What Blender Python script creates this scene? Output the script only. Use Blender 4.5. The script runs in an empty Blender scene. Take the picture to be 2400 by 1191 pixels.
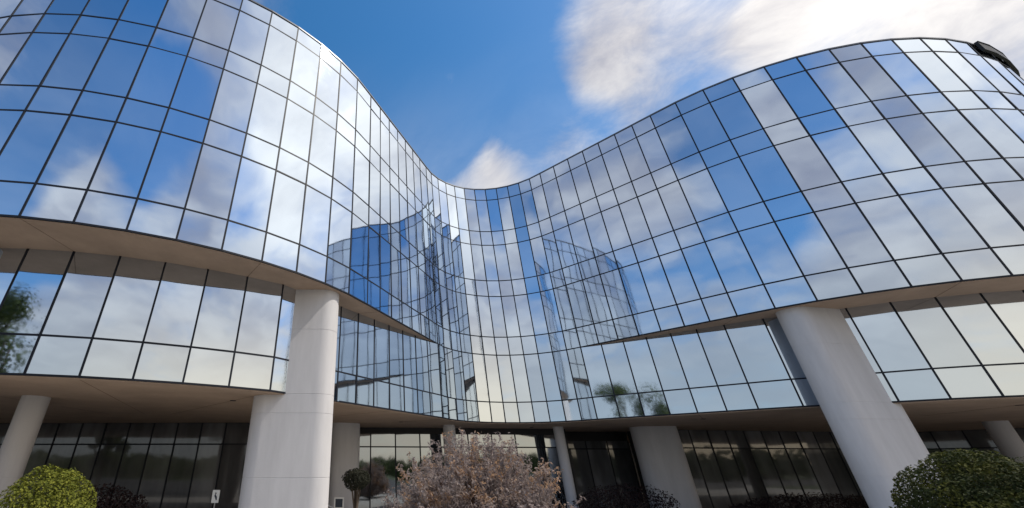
import bpy, bmesh, math, random
from mathutils import Vector, Matrix, noise
from mathutils.geometry import tessellate_polygon

R = math.radians
random.seed(7)
scene = bpy.context.scene
COL = scene.collection

# ------------------------------------------------------------------ camera
CAM_Z = 2.5
F_PX, PITCH, CX = 939.78, R(27.978), 894.07          # focal length and principal point in photo pixels (2400 x 1191)
cam = bpy.data.cameras.new('camera')
cam.sensor_width = 36.0
cam.lens = F_PX / 2400 * 36.0
cam.shift_x = (1200 - CX) / 2400
cam.clip_start, cam.clip_end = 0.1, 3000
cam_ob = bpy.data.objects.new('camera', cam)
cam_ob.location = (0, 0, CAM_Z)
cam_ob.rotation_euler = (math.pi / 2 + PITCH, 0, 0)
COL.objects.link(cam_ob)
scene.camera = cam_ob

# ------------------------------------------------------------------ light
SUN_AZ, SUN_EL = R(-10), R(55)                        # azimuth from +x towards +y
SUN_DIR = Vector((math.cos(SUN_EL) * math.cos(SUN_AZ), math.cos(SUN_EL) * math.sin(SUN_AZ), math.sin(SUN_EL)))
sun = bpy.data.lights.new('sun', 'SUN')
sun.energy, sun.angle, sun.color = 3.6, R(0.6), (1.0, 0.93, 0.82)
sun_ob = bpy.data.objects.new('sun', sun)
sun_ob.rotation_euler = SUN_DIR.to_track_quat('Z', 'Y').to_euler()
sun_ob.location = SUN_DIR * 300
COL.objects.link(sun_ob)

# sky: Nishita air with broken cloud.  Each row is a patch of the sky (direction, angular
# radius, how much more or less cloud than the average), read off the sky and its mirror image in the glass.
CLOUD_PATCHES = [
   (0.052, 0.548, 0.835, 22, -0.65), (-0.424, -0.634, 0.646, 22, -0.59), (0.664, 0.311, 0.680, 22, 0.10),
   (0.086, -0.752, 0.654, 14, -0.53), (0.632, -0.581, 0.513, 34, 0.28), (-0.077, -0.944, 0.320, 22, 0.30),
   (-0.700, -0.441, 0.562, 14, 0.30), (0.310, 0.609, 0.730, 9, -0.15), (0.107, 0.709, 0.697, 9, -0.37),
   (0.209, 0.747, 0.631, 9, 0.11), (-0.417, -0.802, 0.427, 9, -0.56), (0.588, -0.584, 0.560, 9, -0.33),
   (0.551, 0.553, 0.625, 9, -0.28), (0.477, 0.492, 0.728, 9, 0.34), (-0.213, -0.835, 0.507, 9, 0.25),
   (0.703, -0.070, 0.708, 34, 0.15), (0.089, -0.609, 0.788, 9, 0.32), (0.082, 0.643, 0.761, 9, 0.27),
   (0.543, 0.356, 0.760, 9, -0.47), (-0.204, -0.673, 0.711, 9, -0.20), (0.386, 0.671, 0.633, 9, -0.53),
   (0.738, -0.645, 0.197, 22, 0.15), (-0.653, -0.650, 0.389, 14, -0.15), (0.617, 0.365, 0.697, 9, 0.34),
   (0.792, 0.326, 0.516, 9, 0.22), (-0.827, -0.543, 0.145, 14, 0.16), (-0.329, -0.917, 0.227, 9, 0.17),
   (0.280, -0.903, 0.327, 14, 0.14), (-0.848, -0.420, 0.325, 14, -0.11), (0.094, -0.861, 0.500, 9, -0.15),
   (-0.670, -0.339, 0.660, 9, -0.20), (0.496, -0.593, 0.635, 9, -0.27), (0.347, 0.718, 0.603, 9, 0.38),
   (0.469, 0.623, 0.626, 9, 0.29), (0.359, 0.499, 0.789, 9, -0.09), (-0.002, -0.737, 0.676, 9, -0.17),
   (0.703, -0.070, 0.708, 9, 0.18), (-0.338, -0.720, 0.606, 9, -0.12)]
world = bpy.data.worlds.new('World')
scene.world = world
world.use_nodes = True
wt = world.node_tree
wt.nodes.clear()

class G:
    """small node-graph helper"""
    def __init__(s, tree): s.t = tree
    def n(s, kind, **kw):
        x = s.t.nodes.new(kind)
        for k, v in kw.items(): setattr(x, k, v)
        return x
    def put(s, sock, v):
        if hasattr(v, 'is_output') or isinstance(v, bpy.types.NodeSocket): s.t.links.new(v, sock)
        else: sock.default_value = v
    def math(s, op, a, b=0.0, c=None, clamp=False):
        x = s.n('ShaderNodeMath', operation=op, use_clamp=clamp)
        s.put(x.inputs[0], a); s.put(x.inputs[1], b)
        if c is not None: s.put(x.inputs[2], c)
        return x.outputs[0]
    def vec(s, op, a, b=(0, 0, 0), scale=None):
        x = s.n('ShaderNodeVectorMath', operation=op)
        s.put(x.inputs[0], a); s.put(x.inputs[1], b)
        if scale is not None: s.put(x.inputs[3], scale)
        return x.outputs['Value'] if op in ('DOT_PRODUCT', 'LENGTH') else x.outputs[0]
    def smooth(s, v, lo, hi, a=0.0, b=1.0):
        x = s.n('ShaderNodeMapRange', interpolation_type='SMOOTHSTEP')
        s.put(x.inputs[0], v); s.put(x.inputs[1], lo); s.put(x.inputs[2], hi); s.put(x.inputs[3], a); s.put(x.inputs[4], b)
        return x.outputs[0]
    def mix(s, f, a, b, blend='MIX'):
        x = s.n('ShaderNodeMix', data_type='RGBA', blend_type=blend)
        s.put(x.inputs[0], f); s.put(x.inputs[6], a); s.put(x.inputs[7], b)
        return x.outputs[2]
    def noise(s, vec, scale, detail=4, rough=0.55, dist=0.0):
        x = s.n('ShaderNodeTexNoise')
        if vec is not None: s.put(x.inputs['Vector'], vec)
        x.inputs['Scale'].default_value = scale; x.inputs['Detail'].default_value = detail
        x.inputs['Roughness'].default_value = rough; x.inputs['Distortion'].default_value = dist
        return x.outputs['Fac']

g = G(wt)
tc = g.n('ShaderNodeTexCoord')
direction = g.vec('NORMALIZE', tc.outputs['Generated'])
sky = g.n('ShaderNodeTexSky', sky_type='NISHITA', sun_disc=False, sun_elevation=SUN_EL, sun_rotation=math.pi / 2 - SUN_AZ,
          altitude=300, air_density=1.0, dust_density=0.6, ozone_density=2.0)
hsv = g.n('ShaderNodeHueSaturation')
hsv.inputs['Hue'].default_value = 0.494; hsv.inputs['Saturation'].default_value = 1.33; hsv.inputs['Value'].default_value = 1.34
g.put(hsv.inputs['Color'], sky.outputs[0])
SKY_STRENGTH = 0.13
cov = 0.62
for x, y, z, ang, w in CLOUD_PATCHES:
    d = g.vec('DOT_PRODUCT', direction, (x, y, z))
    cov = g.math('ADD', g.smooth(d, math.cos(R(ang)), 1.0, 0.0, w), cov)
sep = g.n('ShaderNodeSeparateXYZ'); g.put(sep.inputs[0], direction)
zz = g.math('ADD', g.math('MAXIMUM', sep.outputs[2], 0.0), 0.22)
comb = g.n('ShaderNodeCombineXYZ')
g.put(comb.inputs[0], g.math('DIVIDE', sep.outputs[0], zz)); g.put(comb.inputs[1], g.math('DIVIDE', sep.outputs[1], zz)); comb.inputs[2].default_value = 3.7
plane = comb.outputs[0]                              # where the ray meets a flat cloud deck
warp = g.n('ShaderNodeTexNoise'); g.put(warp.inputs['Vector'], plane); warp.inputs['Scale'].default_value = 1.3; warp.inputs['Detail'].default_value = 3
wplane = g.vec('ADD', plane, g.vec('SCALE', g.vec('SUBTRACT', warp.outputs['Color'], (0.5, 0.5, 0.5)), scale=0.55))
rot = g.n('ShaderNodeVectorRotate', rotation_type='Z_AXIS'); g.put(rot.inputs['Vector'], wplane); rot.inputs['Angle'].default_value = R(45)
streak = g.vec('MULTIPLY', rot.outputs[0], (0.9, 1.15, 1.0))     # wind-drawn streaks
n_big = g.noise(wplane, 1.5, 9, 0.60, 0.25)
n_fine = g.noise(streak, 5.2, 10, 0.63, 0.1)
body = g.math('ADD', cov, g.math('ADD', g.math('MULTIPLY_ADD', n_big, 0.70, -0.35), g.math('MULTIPLY_ADD', n_fine, 0.80, -0.40)))
low = g.smooth(sep.outputs[2], 0.10, 0.40, 1.0, 0.0)   # towards the horizon the deck closes up
body = g.math('ADD', body, g.math('MULTIPLY', low, 0.34))
veil = g.smooth(sep.outputs[2], 0.58, 0.84, 0.17, 0.0)  # thin high haze
mask = g.math('MAXIMUM', g.smooth(body, 0.24, 1.02), g.math('MULTIPLY', veil, g.smooth(n_big, 0.3, 0.7, 0.5, 1.4)))
toward_sun = g.smooth(g.vec('DOT_PRODUCT', direction, tuple(SUN_DIR)), 0.76, 0.99)
n_shade = g.noise(streak, 2.3, 9, 0.56, 0.1)
light = g.smooth(g.math('MULTIPLY_ADD', n_fine, 0.45, g.math('MULTIPLY', n_shade, 0.75)), 0.46, 0.76)
c_dark = g.mix(toward_sun, (0.42, 0.425, 0.50, 1), (1.15, 1.08, 1.02, 1))
c_lite = g.mix(toward_sun, (0.86, 0.845, 0.845, 1), (1.78, 1.66, 1.50, 1))
c_col = g.mix(light, c_dark, c_lite)
sunward = g.smooth(g.vec('DOT_PRODUCT', direction, (math.cos(SUN_AZ), math.sin(SUN_AZ), 0)), -0.45, 0.95)   # low cloud is warmer on the sun's side
c_low = g.mix(sunward, (0.48, 0.53, 0.56, 1), (1.32, 1.08, 0.76, 1))
c_col = g.mix(g.math('MULTIPLY', low, 0.88), c_col, c_low)
c_rad = g.vec('SCALE', c_col, scale=1.0 / SKY_STRENGTH)
col = g.mix(g.math('MULTIPLY', mask, 0.96), hsv.outputs[0], c_rad)
bg = g.n('ShaderNodeBackground'); bg.inputs[1].default_value = SKY_STRENGTH
g.put(bg.inputs[0], col)
out = g.n('ShaderNodeOutputWorld'); wt.links.new(bg.outputs[0], out.inputs[0])
world.cycles.sampling_method = 'MANUAL'; world.cycles.sample_map_resolution = 512

vs = scene.view_settings
vs.view_transform, vs.look, vs.exposure, vs.gamma = 'Standard', 'None', 0.0, 1.0
vs.use_curve_mapping = False
scene.render.engine = 'CYCLES'
cy = scene.cycles
cy.max_bounces, cy.glossy_bounces, cy.diffuse_bounces = 10, 8, 3
cy.caustics_refractive = False
cy.blur_glossy = 1.0
cy.sample_clamp_indirect = 4.0
cy.use_denoising = True

# ------------------------------------------------------------------ helpers
def tag(o, label=None, cat=None, group=None, kind=None):
    for k, v in (('label', label), ('category', cat), ('group', group), ('kind', kind)):
        if v: o[k] = v
    return o

def mesh_ob(name, verts, faces, mat, parent=None, smooth=False):
    me = bpy.data.meshes.new(name)
    me.from_pydata([tuple(v) for v in verts], [], faces)
    me.update()
    if smooth: me.polygons.foreach_set('use_smooth', [True] * len(me.polygons))
    me.materials.append(mat)
    o = bpy.data.objects.new(name, me)
    COL.objects.link(o)
    if parent: o.parent = parent
    return o

def bm_ob(name, bm, mat, parent=None, smooth=False):
    me = bpy.data.meshes.new(name)
    bm.to_mesh(me); bm.free()
    if smooth: me.polygons.foreach_set('use_smooth', [True] * len(me.polygons))
    me.materials.append(mat)
    o = bpy.data.objects.new(name, me)
    COL.objects.link(o)
    if parent: o.parent = parent
    return o

def empty(name, loc=(0, 0, 0)):
    o = bpy.data.objects.new(name, None)
    o.location = loc; o.empty_display_size = 0.3
    COL.objects.link(o)
    return o

BOX_F = [(0, 3, 2, 1), (4, 5, 6, 7), (0, 1, 5, 4), (1, 2, 6, 5), (2, 3, 7, 6), (3, 0, 4, 7)]
def box_vf(x0, x1, y0, y1, z0, z1):
    return [(x0, y0, z0), (x1, y0, z0), (x1, y1, z0), (x0, y1, z0), (x0, y0, z1), (x1, y0, z1), (x1, y1, z1), (x0, y1, z1)], BOX_F

def box(name, x0, x1, y0, y1, z0, z1, mat, parent=None, bevel=0.0):
    bm = bmesh.new()
    v, f = box_vf(x0, x1, y0, y1, z0, z1)
    bv = [bm.verts.new(p) for p in v]
    for q in f: bm.faces.new([bv[i] for i in q])
    if bevel: bmesh.ops.bevel(bm, geom=bm.edges[:], offset=bevel, segments=2, affect='EDGES')
    return bm_ob(name, bm, mat, parent)

def tube(bm, pts, radii, seg=10, cap=True):
    rings = []
    for i, p in enumerate(pts):
        p = Vector(p)
        a = Vector(pts[max(i - 1, 0)]); b = Vector(pts[min(i + 1, len(pts) - 1)])
        d = (b - a).normalized()
        s = d.cross(Vector((0, 0, 1)))
        if s.length < 1e-4: s = Vector((1, 0, 0))
        s.normalize(); t = s.cross(d)
        rings.append([bm.verts.new(p + (s * math.cos(2 * math.pi * k / seg) + t * math.sin(2 * math.pi * k / seg)) * radii[i]) for k in range(seg)])
    for r0, r1 in zip(rings, rings[1:]):
        for k in range(seg): bm.faces.new((r0[k], r0[(k + 1) % seg], r1[(k + 1) % seg], r1[k]))
    if cap:
        bm.faces.new(rings[0][::-1]); bm.faces.new(rings[-1])

def polygon_sheet(name, loop, z, mat, parent=None, thick=0.0):
    """flat slab over a plan outline, lower face at z"""
    tris = tessellate_polygon([[Vector((x, y, 0)) for x, y in loop]])
    n = len(loop)
    verts = [(x, y, z) for x, y in loop] + [(x, y, z + thick) for x, y in loop]
    faces = [tuple(t) for t in tris] + [tuple(i + n for i in t) for t in tris]
    faces += [(i, (i + 1) % n, (i + 1) % n + n, i + n) for i in range(n)]
    return mesh_ob(name, verts, faces, mat, parent)

# ------------------------------------------------------------------ materials
def material(name):
    m = bpy.data.materials.new(name); m.use_nodes = True
    t = m.node_tree
    return m, G(t), t.nodes['Principled BSDF']

def mirror_glass(name, tint, jitter, bump, reflect=1.0):
    m, g, b = material(name)
    geo = g.n('ShaderNodeNewGeometry'); oi = g.n('ShaderNodeObjectInfo')
    rnd = g.math('MULTIPLY_ADD', oi.outputs['Random'], 2 * jitter, 1 - jitter)
    g.put(b.inputs['Base Color'], g.vec('SCALE', tuple(tint), scale=rnd))
    b.inputs['Metallic'].default_value = reflect
    b.inputs['Roughness'].default_value = 0.012
    off = g.vec('ADD', geo.outputs['Position'], g.vec('SCALE', (37.0, 11.0, 23.0), scale=oi.outputs['Random']))
    stretched = g.vec('MULTIPLY', off, (1.0, 1.0, 0.55))
    h = g.noise(stretched, 0.75, 1, 0.4)
    bp = g.n('ShaderNodeBump'); bp.inputs['Strength'].default_value = 1.0; bp.inputs['Distance'].default_value = bump
    g.put(bp.inputs['Height'], h)
    g.t.links.new(bp.outputs[0], b.inputs['Normal'])
    # thin film of dust: dims the mirror unevenly
    dirt = g.noise(geo.outputs['Position'], 2.2, 6, 0.7)
    g.put(b.inputs['Roughness'], g.smooth(dirt, 0.35, 0.75, 0.030, 0.060))
    return m

GLASS = mirror_glass('mirror_glass', (0.60, 0.69, 0.80), 0.05, 0.008)
def tinted_glass(name, colour):
    m, g, b = material(name)
    geo = g.n('ShaderNodeNewGeometry'); oi = g.n('ShaderNodeObjectInfo')
    k = g.math('MULTIPLY_ADD', oi.outputs['Random'], 0.9, 0.55)
    nz = g.noise(g.vec('MULTIPLY', geo.outputs['Position'], (1, 1, 0.3)), 0.9, 3, 0.5)
    g.put(b.inputs['Base Color'], g.vec('SCALE', tuple(colour), scale=g.math('MULTIPLY', k, g.smooth(nz, 0.3, 0.7, 0.6, 1.3))))
    b.inputs['Roughness'].default_value = 0.04
    b.inputs['IOR'].default_value = 1.75
    return m
GLASS_DARK = tinted_glass('dark_entrance_glass', (0.13, 0.133, 0.142))
GLASS_GREY = mirror_glass('grey_entrance_glass', (0.34, 0.37, 0.40), 0.12, 0.006)

def plain(name, colour, rough=0.5, var=0.15, scale=3.0, metal=0.0, bump=0.0, detail=6, streak=False):
    m, g, b = material(name)
    geo = g.n('ShaderNodeNewGeometry')
    pos = geo.outputs['Position']
    if streak: pos = g.vec('MULTIPLY', pos, (1, 1, 0.18))
    nz = g.noise(pos, scale, detail, 0.65)
    k = g.math('MULTIPLY_ADD', nz, 2 * var, 1 - var)
    g.put(b.inputs['Base Color'], g.vec('SCALE', tuple(colour), scale=k))
    b.inputs['Roughness'].default_value = rough; b.inputs['Metallic'].default_value = metal
    if bump:
        fine = g.noise(geo.outputs['Position'], scale * 14, 5, 0.6)
        bp = g.n('ShaderNodeBump'); bp.inputs['Strength'].default_value = 0.6; bp.inputs['Distance'].default_value = bump
        g.put(bp.inputs['Height'], fine); g.t.links.new(bp.outputs[0], b.inputs['Normal'])
    return m

FRAME = plain('dark_frame_metal', (0.012, 0.015, 0.024), 0.5, 0.2, 1.5)
FRAME.node_tree.nodes['Principled BSDF'].inputs['Specular IOR Level'].default_value = 0.25
BACKING = plain('dark_backing', (0.02, 0.022, 0.026), 0.8)
SOFFIT = plain('brown_render', (0.43, 0.32, 0.245), 0.85, 0.32, 0.9, bump=0.004)
CONCRETE = plain('pale_precast_concrete', (0.63, 0.625, 0.645), 0.8, 0.24, 1.6, bump=0.003, streak=True)
COPING = plain('coping_metal', (0.16, 0.17, 0.19), 0.4, 0.1, 2, metal=0.6)
JOINT = plain('sealant_joint', (0.17, 0.12, 0.09), 0.9, 0.2)
LINTEL = plain('dark_lintel', (0.035, 0.034, 0.036), 0.7, 0.2)
PAVING = plain('concrete_paving', (0.35, 0.335, 0.31), 0.9, 0.2, 0.8, bump=0.004)
GRASS = plain('lawn', (0.055, 0.075, 0.03), 0.95, 0.45, 0.7, bump=0.03)
ASPHALT = plain('asphalt', (0.055, 0.055, 0.057), 0.9, 0.25, 1.5, bump=0.006)
BARK = plain('bark', (0.10, 0.075, 0.055), 0.9, 0.3, 6, bump=0.01)
SIGN_BLACK = plain('black_sign', (0.010, 0.011, 0.014), 0.5, 0.3, 4)
WHITE = plain('white_paint', (0.78, 0.78, 0.76), 0.5, 0.06, 4)
STEEL = plain('grey_steel', (0.42, 0.42, 0.43), 0.4, 0.1, 5, metal=0.5)
DARK_PRINT = plain('dark_print', (0.03, 0.04, 0.06), 0.6, 0.2, 9)

def leaf_mat(name, c0, c1, c2=None, transl=0.25):
    m, g, b = material(name)
    geo = g.n('ShaderNodeNewGeometry')
    rp = geo.outputs['Random Per Island']
    c = g.mix(rp, (*c0, 1), (*c1, 1))
    if c2:
        nz = g.noise(geo.outputs['Position'], 1.9, 3, 0.6)
        c = g.mix(g.smooth(nz, 0.50, 0.62, 0.0, 0.85), c, (*c2, 1))
    g.put(b.inputs['Base Color'], c)
    b.inputs['Roughness'].default_value = 0.75; b.inputs['Specular IOR Level'].default_value = 0.2
    tr = g.n('ShaderNodeBsdfTranslucent'); g.put(tr.inputs[0], c)
    mx = g.n('ShaderNodeMixShader'); mx.inputs[0].default_value = transl
    g.t.links.new(b.outputs[0], mx.inputs[1]); g.t.links.new(tr.outputs[0], mx.inputs[2])
    o = g.t.nodes['Material Output']; g.t.links.new(mx.outputs[0], o.inputs[0])
    return m

LEAF_YELLOW = leaf_mat('yellow_green_leaves', (0.085, 0.105, 0.014), (0.21, 0.215, 0.03))
LEAF_GREEN = leaf_mat('green_leaves', (0.018, 0.028, 0.009), (0.045, 0.056, 0.015), (0.095, 0.098, 0.018))
LEAF_DRY = leaf_mat('dry_leaves', (0.25, 0.205, 0.195), (0.41, 0.35, 0.33), (0.45, 0.275, 0.155), 0.4)
LEAF_MAROON = leaf_mat('dark_maroon_leaves', (0.020, 0.012, 0.014), (0.05, 0.03, 0.028))
LEAF_DARK = leaf_mat('dark_leaves', (0.02, 0.025, 0.018), (0.05, 0.05, 0.035))
LEAF_TREE = leaf_mat('tree_leaves', (0.03, 0.05, 0.016), (0.09, 0.115, 0.03))
TWIG = plain('dry_twig', (0.33, 0.26, 0.25), 0.9, 0.3, 5)

# ------------------------------------------------------------------ plan of the building (metres, camera above the origin)
W_WIDE, W_MID, W_NARROW = 1.3289, 1.0348, 0.8267
AXIS, TURN_IN, TURN_OUT = 5.073, 9.4977, 5.5892
N_IN, N_MID, N_OUT = 12, 7, 17                       # panels: inner curve, straight, outer curve (each side)
head, wid = [], []
h_left = AXIS + TURN_IN * (N_IN - 1) / 2 + 1.399
h_right = AXIS - TURN_IN * (N_IN - 1) / 2 - 1.399
for i in range(N_OUT): head.append(h_left - 0.707 - TURN_OUT * (N_OUT - 1 - i)); wid.append(W_WIDE)
for i in range(N_MID): head.append(h_left); wid.append(W_MID)
for i in range(N_IN): head.append(AXIS + TURN_IN * ((N_IN - 1) / 2 - i)); wid.append(W_NARROW)
for i in range(N_MID): head.append(h_right); wid.append(W_MID)
for i in range(N_OUT): head.append(h_right + 0.707 + TURN_OUT * i); wid.append(W_WIDE)
UP = [Vector((0, 0))]
for a, w in zip(head, wid): UP.append(UP[-1] + Vector((math.cos(R(a)), math.sin(R(a)))) * w)
i_mid = N_OUT + N_MID + N_IN // 2
shift = Vector((7.129, 24.876)) - UP[i_mid]
UP = [p + shift for p in UP]
I_T, I_AF = N_OUT + N_MID, N_OUT + N_MID + N_IN      # ends of the inner curve

def walk(start, steps, sign):
    pts = [Vector(start)]
    for a, w in steps: pts.append(pts[-1] + sign * Vector((math.cos(R(a)), math.sin(R(a)))) * w)
    return pts
left = walk(UP[I_T], [(50.6, 1.1)] * 7, -1)
left += walk((-3.71, 13.92), [(a, 1.34) for a in (32, 27.5, 23.5, 19.5, 14, 8, 2, -4, -10, -16)], -1)
right = walk(UP[I_AF], [(-39.5, 1.1)] * 6 + [(-38.5, 1.45)], 1)
right += walk((20.15, 16.48), [(a, 1.33) for a in (-33, -24.5, -19, -14, -8, -2, 4, 10, 16)], 1)
LOW = left[::-1] + UP[I_T + 1:I_AF] + right

Z7 = CAM_Z + 6.1163                                  # underside of the overhanging storeys
S, T = 1.1377, 2.7623                                # spandrel and vision panel heights
ZU = [Z7]
for k in (S, T, S, T, S, T, S - 0.14): ZU.append(ZU[-1] + k)
ZM1 = Z7 - 2.7602; ZM2 = ZM1 - S                     # second storey: transom, underside
ZTOP = ZU[-1]
BAR = 0.060

building = empty('office_building', (7.13, 24.88, 0))
tag(building, 'four-storey mirror-glass office building with S-curved facade on concrete piers', 'building')

def chain_normals(pts):
    out = []
    for i in range(len(pts)):
        a = pts[max(i - 1, 0)]; b = pts[min(i + 1, len(pts) - 1)]
        d = (b - a).normalized(); out.append(Vector((d.y, -d.x)))
    return out

def ribbon(name, pts, z0, z1, off_out, off_in, mat, parent):
    """continuous bar following the plan line, off_out metres proud of it and off_in behind it"""
    nr = chain_normals(pts)
    verts, faces = [], []
    for p, q in zip(pts, nr):
        o, i = p + q * off_out, p - q * off_in
        verts += [(o.x, o.y, z0), (o.x, o.y, z1), (i.x, i.y, z1), (i.x, i.y, z0)]
    for k in range(len(pts) - 1):
        b = 4 * k
        for e in range(4): faces.append((b + e, b + 4 + e, b + 4 + (e + 1) % 4, b + (e + 1) % 4))
    n = 4 * (len(pts) - 1)
    faces += [(0, 1, 2, 3), (n + 3, n + 2, n + 1, n)]
    o = mesh_ob(name, verts, faces, mat, parent)
    o.location = -parent_origin(parent)
    return o

def parent_origin(p):
    v = Vector((0, 0, 0))
    while p is not None:
        v += Vector(p.location); p = p.parent
    return v

panel_meshes = {}
def panel_mesh(w, h, mat):
    key = (round(w, 3), round(h, 3), mat.name)
    if key not in panel_meshes:
        v, f = box_vf(-w / 2, w / 2, 0.0, 0.024, -h / 2, h / 2)
        me = bpy.data.meshes.new('glass_panel'); me.from_pydata(v, [], f); me.update(); me.materials.append(mat)
        panel_meshes[key] = me
    return panel_meshes[key]

def project(p):
    d = Vector(p) - Vector((0, 0, CAM_Z))
    depth = d.y * math.cos(PITCH) + d.z * math.sin(PITCH)
    if depth < 0.3: return None
    up = -d.y * math.sin(PITCH) + d.z * math.cos(PITCH)
    return CX + F_PX * d.x / depth, 595.5 - F_PX * up / depth

def shown_area(a, b, z0, z1):
    q = [project((p.x, p.y, z)) for p, z in ((a, z0), (b, z0), (b, z1), (a, z1))]
    if any(x is None for x in q): return 0.0
    q = [(min(max(x, 0), 2400), min(max(y, 0), 1191)) for x, y in q]
    s = sum(q[i][0] * q[(i + 1) % 4][1] - q[(i + 1) % 4][0] * q[i][1] for i in range(4)) / 2
    return -s                                        # negative when seen from behind

panels = []                                          # (area, wall, centre, heading, width, height)
def collect(pts, levels, wall, skip=()):
    for i in range(len(pts) - 1):
        if i in skip: continue
        a, b = pts[i], pts[i + 1]
        d = b - a
        for z0, z1 in zip(levels, levels[1:]):
            m = (a + b) / 2
            panels.append((shown_area(a, b, z0, z1), wall, Vector((m.x, m.y, (z0 + z1) / 2)), math.atan2(d.y, d.x), d.length - BAR, z1 - z0 - BAR))

# walls behind the glass, then bars
upper = ribbon('upper_storeys_wall', UP, Z7 + 0.01, ZTOP, -0.06, 0.35, BACKING, building)
lower = ribbon('second_storey_wall', LOW, ZM2 + 0.01, Z7 + 0.005, -0.06, 0.35, BACKING, building)
def bars(pts, levels, wall, z0, z1, proud):
    nr = chain_normals(pts)
    me = None
    for p, q in zip(pts, nr):
        if me is None:
            v, f = box_vf(-BAR / 2, BAR / 2, -proud, 0.05, z0, z1)
            me = bpy.data.meshes.new('mullion'); me.from_pydata(v, [], f); me.materials.append(FRAME)
        o = bpy.data.objects.new('mullion', me)
        o.parent = wall
        o.location = Vector((p.x, p.y, 0)) - parent_origin(wall); o.rotation_euler = (0, 0, math.atan2(q.x, -q.y))
        COL.objects.link(o)
    for z in levels:
        ribbon('transom', pts, z - BAR / 2, z + BAR / 2, proud - 0.004, 0.045, FRAME, wall)
bars(UP, ZU[:-1], upper, Z7, ZTOP - 0.02, 0.015)
bars(LOW, [ZM2 + 0.03, ZM1], lower, ZM2 + 0.005, Z7 - 0.005, 0.015)
collect(UP, ZU, upper)
collect(LOW, [ZM2, ZM1, Z7 + 0.02], lower)
n_left = len(left)

panels.sort(key=lambda t: -t[0])
rng = random.Random(11)
rest_v, rest_f = [], []
for k, (area, wall, c, hd, w, h) in enumerate(panels):
    tilt = 0.6 if rng.random() < 0.12 else 0.22
    rot = Matrix.Rotation(hd + R(rng.gauss(0, tilt)), 4, 'Z') @ Matrix.Rotation(R(rng.gauss(0, 0.16)), 4, 'X')
    if k < 300:
        o = bpy.data.objects.new('glass_panel', panel_mesh(w, h, GLASS))
        o.parent = wall
        o.location = c - parent_origin(wall); o.rotation_euler = rot.to_euler()
        COL.objects.link(o)
    else:
        v, f = box_vf(-w / 2, w / 2, 0.0, 0.024, -h / 2, h / 2)
        b = len(rest_v)
        rest_v += [c + rot @ Vector(p) for p in v]; rest_f += [tuple(i + b for i in q) for q in f]
rest = mesh_ob('far_glass_panels', rest_v, rest_f, GLASS, building)
rest.location = -building.location
rest['kind'] = 'stuff'

# coping, roof, soffits
ribbon('coping', UP, ZTOP - 0.02, ZTOP + 0.06, 0.035, 0.40, COPING, building)
BACK = 46.0
roof_loop = [(p.x, p.y) for p in UP] + [(UP[-1].x, BACK), (UP[0].x, BACK)]
def child_sheet(name, loop, z, mat, thick):
    o = polygon_sheet(name, loop, z, mat, building, thick); o.location = -building.location
    return o
inset = lambda pts, k: [p - q * k for p, q in zip(pts, chain_normals(pts))]
UPi, LOWi = inset(UP, 0.02), inset(LOW, 0.02)
child_sheet('roof', [(p.x, p.y) for p in inset(UP, 0.3)] + [(UP[-1].x, BACK), (UP[0].x, BACK)], ZTOP - 0.6, COPING, 0.2)
child_sheet('upper_soffit', [(p.x, p.y) for p in UPi] + [(UP[-1].x, BACK), (UP[0].x, BACK)], Z7 - 0.03, SOFFIT, 0.05)
child_sheet('lower_soffit', [(p.x, p.y) for p in LOWi] + [(48.0, LOW[-1].y), (48.0, BACK), (-32.0, BACK), (-32.0, LOW[0].y)], ZM2 - 0.03, SOFFIT, 0.05)
def nearest_low(p):
    return min(LOW, key=lambda q: (q - p).length)
for i in range(3, len(UP) - 3, 5):
    if I_T - 3 <= i <= I_AF + 3: continue
    a, b = UPi[i], nearest_low(UP[i])
    d = (b - a).normalized()
    ribbon('soffit_joint', [a + d * 0.05, b - d * 0.02], Z7 - 0.034, Z7 - 0.02, 0.008, 0.008, JOINT, building)
for i in range(2, len(LOW) - 2, 4):
    q = chain_normals(LOW)[i]
    a = LOW[i] - q * 0.1; b = LOW[i] - q * 9.0
    if b.y > 27: b = a.lerp(b, 0.35)
    ribbon('soffit_joint', [a, b], ZM2 - 0.034, ZM2 - 0.02, 0.008, 0.008, JOINT, building)
    if i % 8 == 2:
        bm = bmesh.new(); c = LOW[i] - q * 2.6
        tube(bm, [(c.x, c.y, ZM2 - 0.045), (c.x, c.y, ZM2 - 0.02)], [0.11, 0.12], 16)
        o = bm_ob('downlight', bm, FRAME, building); o.location = -building.location
box_back = [(UP[0].x - 0.2, BACK), (UP[-1].x + 0.2, BACK)]
o = ribbon('rear_wall', [Vector((UP[-1].x, BACK)), Vector((UP[0].x, BACK))], 0, ZTOP - 0.4, 0.1, 0.3, CONCRETE, building)
for e in (0, -1):
    a = UP[e]; b = Vector((a.x, BACK - 0.4))
    ribbon('side_wall', [b, a + Vector((0, 0.5))] if e == 0 else [a + Vector((0, 0.5)), b], Z7 + 0.03, ZTOP - 0.4, 0.0, 0.3, CONCRETE, building)

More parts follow.
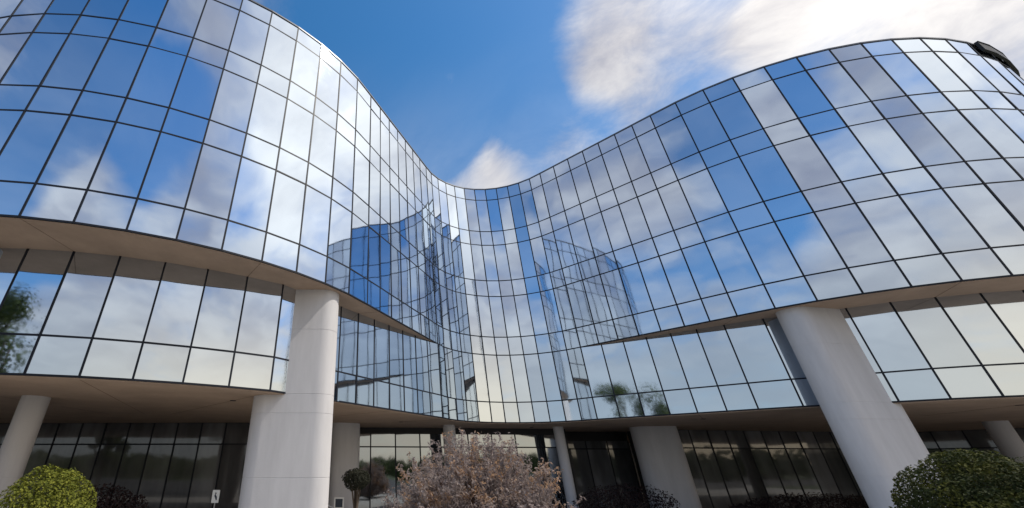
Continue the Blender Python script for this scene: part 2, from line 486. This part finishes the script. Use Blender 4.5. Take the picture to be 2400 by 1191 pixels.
# piers: round-ended blades that pass the second storey and carry the overhang
def stadium(half, rad, n=14):
    pts = []
    for k in range(n + 1):
        a = -math.pi / 2 + math.pi * k / n; pts.append((half + rad * math.cos(a), rad * math.sin(a)))
    for k in range(n + 1):
        a = math.pi / 2 + math.pi * k / n; pts.append((-half + rad * math.cos(a), rad * math.sin(a)))
    return pts
def shaft(name, loc, heading, half, rad, z1, joints, mat=CONCRETE, n=14):
    """cast shaft with shallow joint grooves"""
    levels = [(0.0, 0)]
    for j in joints: levels += [(j - 0.012, 0), (j - 0.008, 0.008), (j + 0.008, 0.008), (j + 0.012, 0)]
    levels.append((z1, 0))
    verts, faces = [], []
    m = None
    for z, dr in levels:
        ring = stadium(half, rad - dr, n); m = len(ring)
        verts += [(x, y, z) for x, y in ring]
    for k in range(len(levels) - 1):
        b = k * m
        for i in range(m): faces.append((b + i, b + (i + 1) % m, b + m + (i + 1) % m, b + m + i))
    faces.append(tuple(range(m))[::-1]); faces.append(tuple(range((len(levels) - 1) * m, len(levels) * m)))
    o = mesh_ob(name, verts, faces, mat, building, smooth=True)
    for e in o.data.edges:
        za, zb = (o.data.vertices[i].co.z for i in e.vertices)
        if abs(za - zb) < 1e-6: e.use_edge_sharp = True
    o.location = Vector(loc) - building.location; o.rotation_euler = (0, 0, R(heading))
    return o
shaft('pier', (-3.10, 14.95, 0), 0, 0.86, 0.55, Z7 - 0.02, (2.2, 4.1, ZM2, 7.0))
shaft('pier', (19.12, 16.98, 0), 10, 1.03, 0.55, Z7 - 0.02, (2.2, 4.1, ZM2, 7.0))
shaft('pier', (-13.0, 11.25, 0), -20, 0.5, 0.5, Z7 - 0.02, (2.2, 4.1, ZM2, 7.0))
shaft('pier', (-2.05, 24.75, 0), 20, 0.35, 0.5, ZM2 - 0.02, (2.2,))
shaft('pier', (16.8, 27.0, 0), -10, 0.65, 0.65, ZM2 - 0.02, (2.2,))
for x, y, r in ((-12.2, 14.9, 0.42), (4.0, 25.8, 0.36), (10.9, 26.9, 0.30), (33.3, 23.5, 0.45)):
    shaft('column', (x, y, 0), 0, 0.0005, r, ZM2 - 0.02, (2.2,), n=12)

# ground-floor glazing, set far back under the second storey
def glazed_wall(a, b, n, lintel, glass):
    a, b = Vector(a), Vector(b)
    zt = ZM2 - 0.03 - lintel
    wall = ribbon('entrance_wall', [a, b], 0.0, ZM2 - 0.02, -0.08, 0.35, BACKING, building)
    if lintel > 0.05: ribbon('lintel', [a, b], zt, ZM2 - 0.025, 0.03, 0.07, LINTEL, wall)
    pts = [a.lerp(b, i / n) for i in range(n + 1)]
    nr = chain_normals(pts)
    v, f = box_vf(-0.035, 0.035, -0.03, 0.06, 0.02, zt)
    me = bpy.data.meshes.new('mullion'); me.from_pydata(v, [], f); me.materials.append(FRAME)
    for p, q in zip(pts, nr):
        o = bpy.data.objects.new('mullion', me); o.parent = wall
        o.location = Vector((p.x, p.y, 0)) - parent_origin(wall); o.rotation_euler = (0, 0, math.atan2(q.x, -q.y))
        COL.objects.link(o)
    zt2 = ZM2 - 1.12
    for z in (0.06, zt2): ribbon('transom', [a, b], z - 0.035, z + 0.035, 0.026, 0.05, FRAME, wall)
    d = b - a; hd = math.atan2(d.y, d.x); w = d.length / n - 0.07
    for p, q in zip(pts, pts[1:]):
        m = (p + q) / 2
        for z0, z1 in ((0.09, zt2 - 0.035), (zt2 + 0.035, zt)):
            o = bpy.data.objects.new('pane', panel_mesh(w, z1 - z0, glass)); o.parent = wall
            o.location = Vector((m.x, m.y, (z0 + z1) / 2)) - parent_origin(wall)
            o.rotation_euler = (R(rng.gauss(0, 0.15)), 0, hd + R(rng.gauss(0, 0.3)))
            COL.objects.link(o)
    return wall
glazed_wall((-23.5, 24.5), (-3.2, 24.0), 15, 0.02, GLASS_DARK)
glazed_wall((-2.2, 27.2), (11.6, 28.4), 9, 0.36, GLASS_GREY)
glazed_wall((12.6, 30.6), (17.2, 30.9), 3, 0.60, GLASS_DARK)
glazed_wall((17.6, 28.6), (37.0, 31.6), 14, 0.02, GLASS_DARK)
glazed_wall((37.3, 31.5), (46.0, 21.0), 10, 0.02, GLASS_DARK)
glazed_wall((-30.0, 15.0), (-23.8, 24.3), 8, 0.02, GLASS_DARK)
for a, b in (((-3.0, 24.35), (-2.5, 27.0)), ((11.9, 28.6), (12.3, 30.4)), ((17.35, 30.7), (17.45, 28.9))):
    ribbon('return_wall', [Vector(a), Vector(b)], 0, ZM2 - 0.03, 0.12, 0.12, LINTEL, building)

# ------------------------------------------------------------------ ground
def sheet(name, x0, x1, y0, y1, z, mat):
    o = mesh_ob(name, [(x0, y0, z), (x1, y0, z), (x1, y1, z), (x0, y1, z)], [(0, 1, 2, 3)], mat)
    o['kind'] = 'structure'; return o
sheet('ground', -1500, 1500, -1500, 1500, 0.0, GRASS)
sheet('pavement', -40, 60, 4.0, 45, 0.004, PAVING)
sheet('parking_lot', -90, 110, -60, 4.0, 0.004, ASPHALT)

# ------------------------------------------------------------------ plants
def leaf(verts, faces, c, nrm, size, rnd, aspect=0.55):
    nrm = nrm.normalized()
    t = nrm.cross(Vector((rnd.uniform(-1, 1), rnd.uniform(-1, 1), rnd.uniform(-1, 1))))
    if t.length < 1e-3: t = Vector((1, 0, 0))
    t.normalize(); s = nrm.cross(t)
    b = len(verts)
    verts += [c - t * size * 0.5, c + s * size * 0.5 * aspect + nrm * size * 0.06, c + t * size * 0.5, c - s * size * 0.5 * aspect + nrm * size * 0.06]
    faces.append((b, b + 1, b + 2, b + 3))

def shrub(name, base, rx, ry, rz, cz, n, size, mat, label, cat, seed, lump=0.12, freq=1.6, stems=5, group=None, kind_leaf='foliage'):
    rnd = random.Random(seed)
    root = empty(name, base)
    verts, faces = [], []
    off = Vector((seed * 3.1, seed * 1.7, 0))
    for _ in range(n):
        d = Vector((rnd.gauss(0, 1), rnd.gauss(0, 1), rnd.gauss(0, 1))).normalized()
        k = 1 + lump * 2 * noise.noise(d * freq + off) + lump * noise.noise(d * freq * 3.3 + off)
        deep = rnd.random() ** 2.2
        k *= 1 - 0.42 * deep
        c = Vector((d.x * rx * k, d.y * ry * k, cz + d.z * rz * k))
        if c.z < 0.05: continue
        nrm = d + Vector((rnd.gauss(0, 0.6), rnd.gauss(0, 0.6), rnd.gauss(0, 0.6) + 0.25))
        leaf(verts, faces, c, nrm, size * rnd.uniform(0.6, 1.3), rnd)
    mesh_ob(kind_leaf, verts, faces, mat, root)
    bm = bmesh.new()
    tube(bm, [(0, 0, 0), (0.02, 0.01, cz * 0.5), (0, 0, cz)], [0.09, 0.07, 0.05], 7)
    for k in range(stems):
        a = 2 * math.pi * k / stems + rnd.random()
        tube(bm, [(0, 0, cz * 0.35), (math.cos(a) * rx * 0.35, math.sin(a) * ry * 0.35, cz * 0.9), (math.cos(a) * rx * 0.65, math.sin(a) * ry * 0.65, cz + rz * 0.3)], [0.045, 0.03, 0.012], 5)
    bm_ob('stem', bm, BARK, root)
    return tag(root, label, cat, group)

shrub('round_shrub', (-5.85, 8.25, 0), 0.82, 0.82, 1.16, 1.34, 24000, 0.054, LEAF_YELLOW,
      'clipped dome-shaped yellow-green shrub in front of dark ground-floor windows', 'shrub', 3, 0.05, 2.4)
shrub('broad_shrub', (14.0, 10.6, 0), 1.75, 1.6, 1.42, 1.34, 46000, 0.075, LEAF_GREEN,
      'broad loose green shrub with yellow tips beside the concrete pier', 'shrub', 5, 0.11, 1.8)

def dry_bush(base, rx, ry, top, seed):
    rnd = random.Random(seed)
    root = empty('dry_bush', base)
    bm = bmesh.new()
    verts, faces = [], []
    off = Vector((4.2, 9.1, 2.0))
    tips = []
    for k in range(820):
        a = rnd.uniform(0, 2 * math.pi); e = math.acos(rnd.uniform(0.0, 1.0))
        d = Vector((math.cos(a) * math.sin(e), math.sin(a) * math.sin(e), math.cos(e)))
        k2 = rnd.uniform(0.80, 1.0) if k % 3 else rnd.uniform(0.5, 0.85)
        k2 *= 1.0 * (1 + 0.13 * noise.noise(d * 1.7 + off))
        tip = Vector((d.x * rx * k2, d.y * ry * k2, 0.25 + d.z * (top - 0.25) * k2))
        mid = tip * 0.55 + Vector((rnd.gauss(0, 0.12), rnd.gauss(0, 0.12), 0.15))
        tube(bm, [(d.x * 0.15, d.y * 0.15, 0.02), mid, tip], [0.014, 0.008, 0.003], 3, False)
        tips.append((mid, tip, d))
    for mid, tip, d in tips:                          # side twigs and curled leaves
        for _ in range(9):
            t = rnd.uniform(0.15, 1.0)
            s = mid.lerp(tip, t)
            q = (d + Vector((rnd.gauss(0, 0.8), rnd.gauss(0, 0.8), rnd.gauss(0.35, 0.6)))).normalized()
            ln = rnd.uniform(0.10, 0.26)
            e1 = s + q * ln * 0.6 + Vector((rnd.gauss(0, 0.03), rnd.gauss(0, 0.03), 0.02)); e2 = s + q * ln + Vector((0, 0, 0.05))
            tube(bm, [s, e1, e2], [0.006, 0.004, 0.0015], 3, False)
            for _ in range(13):
                c = s.lerp(e2, rnd.uniform(0.15, 1.05)) + Vector((rnd.gauss(0, 0.03), rnd.gauss(0, 0.03), rnd.gauss(0, 0.03)))
                leaf(verts, faces, c, Vector((rnd.gauss(0, 1), rnd.gauss(0, 1), rnd.gauss(0.4, 1))), rnd.uniform(0.045, 0.105), rnd, 0.40)
    bm_ob('twigs', bm, TWIG, root)
    mesh_ob('dry_foliage', verts, faces, LEAF_DRY, root)
    return tag(root, 'large dry twiggy bush with pinkish-brown and orange leaves before the entrance', 'bush')
dry_bush((2.02, 9.9, 0), 2.34, 2.0, 3.20, 21)

# dark low hedges in the shade
def hedge(base, rx, ry, top, label, seed, mat=LEAF_MAROON, n=6000):
    return shrub('hedge', base, rx, ry, top * 0.55, top * 0.48, n, 0.10, mat, label, 'hedge', seed, 0.10, 2.0, 4)
hedge((12.5, 24.2, 0), 2.6, 1.1, 1.62, 'dark maroon mounded hedge by the foot of the wide shaded pier', 31)
hedge((21.0, 22.6, 0), 4.6, 1.1, 1.32, 'long low dark hedge under the overhang behind the broad green shrub', 32, n=9000)
hedge((-8.6, 14.8, 0), 1.3, 0.9, 1.9, 'dark hedge behind the yellow-green dome shrub', 33)

# small clipped standard tree beside the rear pier
root = shrub('standard_tree', (-1.05, 19.2, 0), 0.55, 0.55, 0.37, 2.05, 3500, 0.08, LEAF_DARK,
      'small dark clipped tree on a thin trunk beside the shaded pier', 'tree', 41, 0.12, 2.0, 4, kind_leaf='crown')

# trees that only the glass shows
def tree(base, h, spread, seed, label):
    rnd = random.Random(seed)
    root = empty('tree', base)
    bm = bmesh.new()
    tube(bm, [(0, 0, 0), (0.1, 0, h * 0.3), (0, 0.1, h * 0.75)], [0.28, 0.2, 0.06], 9)
    lumps = []
    for k in range(16):
        a = rnd.uniform(0, 6.28); r = rnd.uniform(0.2, 0.8) * spread; z = h * rnd.uniform(0.42, 0.92)
        r *= 1.1 - abs(z / h - 0.6)
        c = Vector((math.cos(a) * r, math.sin(a) * r, z)); lumps.append((c, rnd.uniform(0.22, 0.40) * spread))
        tube(bm, [(0, 0.05, h * 0.35), c * 0.5 + Vector((0, 0, h * 0.22)), c], [0.1, 0.06, 0.02], 5)
    bm_ob('trunk', bm, BARK, root)
    verts, faces = [], []
    for c, r in lumps:
        for _ in range(520):
            d = Vector((rnd.gauss(0, 1), rnd.gauss(0, 1), rnd.gauss(0, 1))).normalized()
            leaf(verts, faces, c + d * r * rnd.uniform(0.5, 1.1), d + Vector((0, 0, 0.4)), rnd.uniform(0.16, 0.34), rnd, 0.6)
    mesh_ob('crown', verts, faces, LEAF_TREE, root)
    return tag(root, label, 'tree')
tree((-19.0, -6.0, 0), 13.0, 4.6, 51, 'tall leafy tree mirrored in the second-storey glass')
tree((-29.0, 4.0, 0), 6.2, 1.8, 52, 'green tree mirrored low in the glass of the inner curve')

rnd = random.Random(61)
verts, faces = [], []
for k in range(560):                                  # far-off wood across the parking lot
    a = R(rnd.uniform(185, 355)); r = rnd.uniform(95, 120)
    c = Vector((math.cos(a) * r, math.sin(a) * r - 5, 0)); hgt = rnd.uniform(3.6, 6.2)
    for _ in range(44):
        p = c + Vector((rnd.gauss(0, 2.0), rnd.gauss(0, 2.0), hgt * rnd.random() ** 0.7))
        leaf(verts, faces, p, Vector((-c.x, -c.y, 40)) + Vector((rnd.gauss(0, 50), rnd.gauss(0, 50), 0)), rnd.uniform(0.9, 1.7), rnd, 0.7)
o = mesh_ob('distant_wood', verts, faces, LEAF_TREE)
tag(o, 'far-off band of trees across the parking lot', 'trees', kind='stuff')

# ------------------------------------------------------------------ small things
# black sign box on the parapet
i0 = next(i for i, p in enumerate(UP) if p.x > 29.3)
seg = [UP[i0].lerp(UP[i0 + 1], 0.35), UP[i0 + 1], UP[i0 + 2], UP[i0 + 3], UP[i0 + 3].lerp(UP[i0 + 4], 0.5)]
sign = empty('parapet_sign', (seg[0].x, seg[0].y, ZTOP))
ribbon('sign_box', seg, ZTOP - 0.55, ZTOP + 0.02, 0.16, -0.05, SIGN_BLACK, sign)
ribbon('sign_rim', seg, ZTOP + 0.02, ZTOP + 0.06, 0.19, -0.045, FRAME, sign)
tag(sign, 'long black sign box fixed along the curved parapet', 'sign')

# small white notice with a dark symbol on a post, before the ground-floor windows
ns = empty('notice_sign', (-5.53, 15.6, 0))
bm = bmesh.new(); tube(bm, [(0, 0.02, 0), (0, 0.02, 1.6)], [0.02, 0.02], 8); bm_ob('post', bm, STEEL, ns)
box('board', -0.12, 0.12, -0.012, 0.012, 1.45, 1.82, WHITE, ns, 0.006)
bm = bmesh.new(); tube(bm, [(0.0, -0.015, 1.74), (-0.015, -0.015, 1.66), (0.02, -0.015, 1.61), (0.045, -0.015, 1.53)], [0.03, 0.028, 0.03, 0.015], 8); bm_ob('symbol', bm, DARK_PRINT, ns)
tag(ns, 'small white notice with dark symbol on a thin post by the pier', 'sign')

# square white-framed sign by the rear pier
fs = empty('framed_sign', (-1.75, 19.4, 0))
for n_, a in (('frame_bar', (-0.20, 0.20, -0.02, 0.02, 1.34, 1.39)), ('frame_bar', (-0.20, 0.20, -0.02, 0.02, 0.99, 1.04)),
              ('frame_bar', (-0.20, -0.15, -0.02, 0.02, 1.04, 1.34)), ('frame_bar', (0.15, 0.20, -0.02, 0.02, 1.04, 1.34))):
    box(n_, *a, WHITE, fs)
box('sign_face', -0.15, 0.15, -0.008, 0.008, 1.04, 1.34, DARK_PRINT, fs)
box('post', -0.20, -0.12, 0.022, 0.07, 0, 1.36, STEEL, fs)
tag(fs, 'square dark sign in a white frame on a post beside the small clipped tree', 'sign')

# stair handrail behind the left pier
hr = empty('handrail', (-2.55, 19.0, 0))
for z in (0.62, 1.10):
    bm = bmesh.new(); tube(bm, [(-0.9, 0, z + 0.62), (0.75, 0, z - 0.12)], [0.024, 0.024], 8); bm_ob('rail', bm, STEEL, hr)
for x, z in ((-0.85, 1.66), (0.7, 1.02)):
    bm = bmesh.new(); tube(bm, [(x, 0, 0), (x, 0, z)], [0.024, 0.024], 8); bm_ob('post', bm, STEEL, hr)
tag(hr, 'sloping steel handrail beside the white-framed square sign', 'handrail')
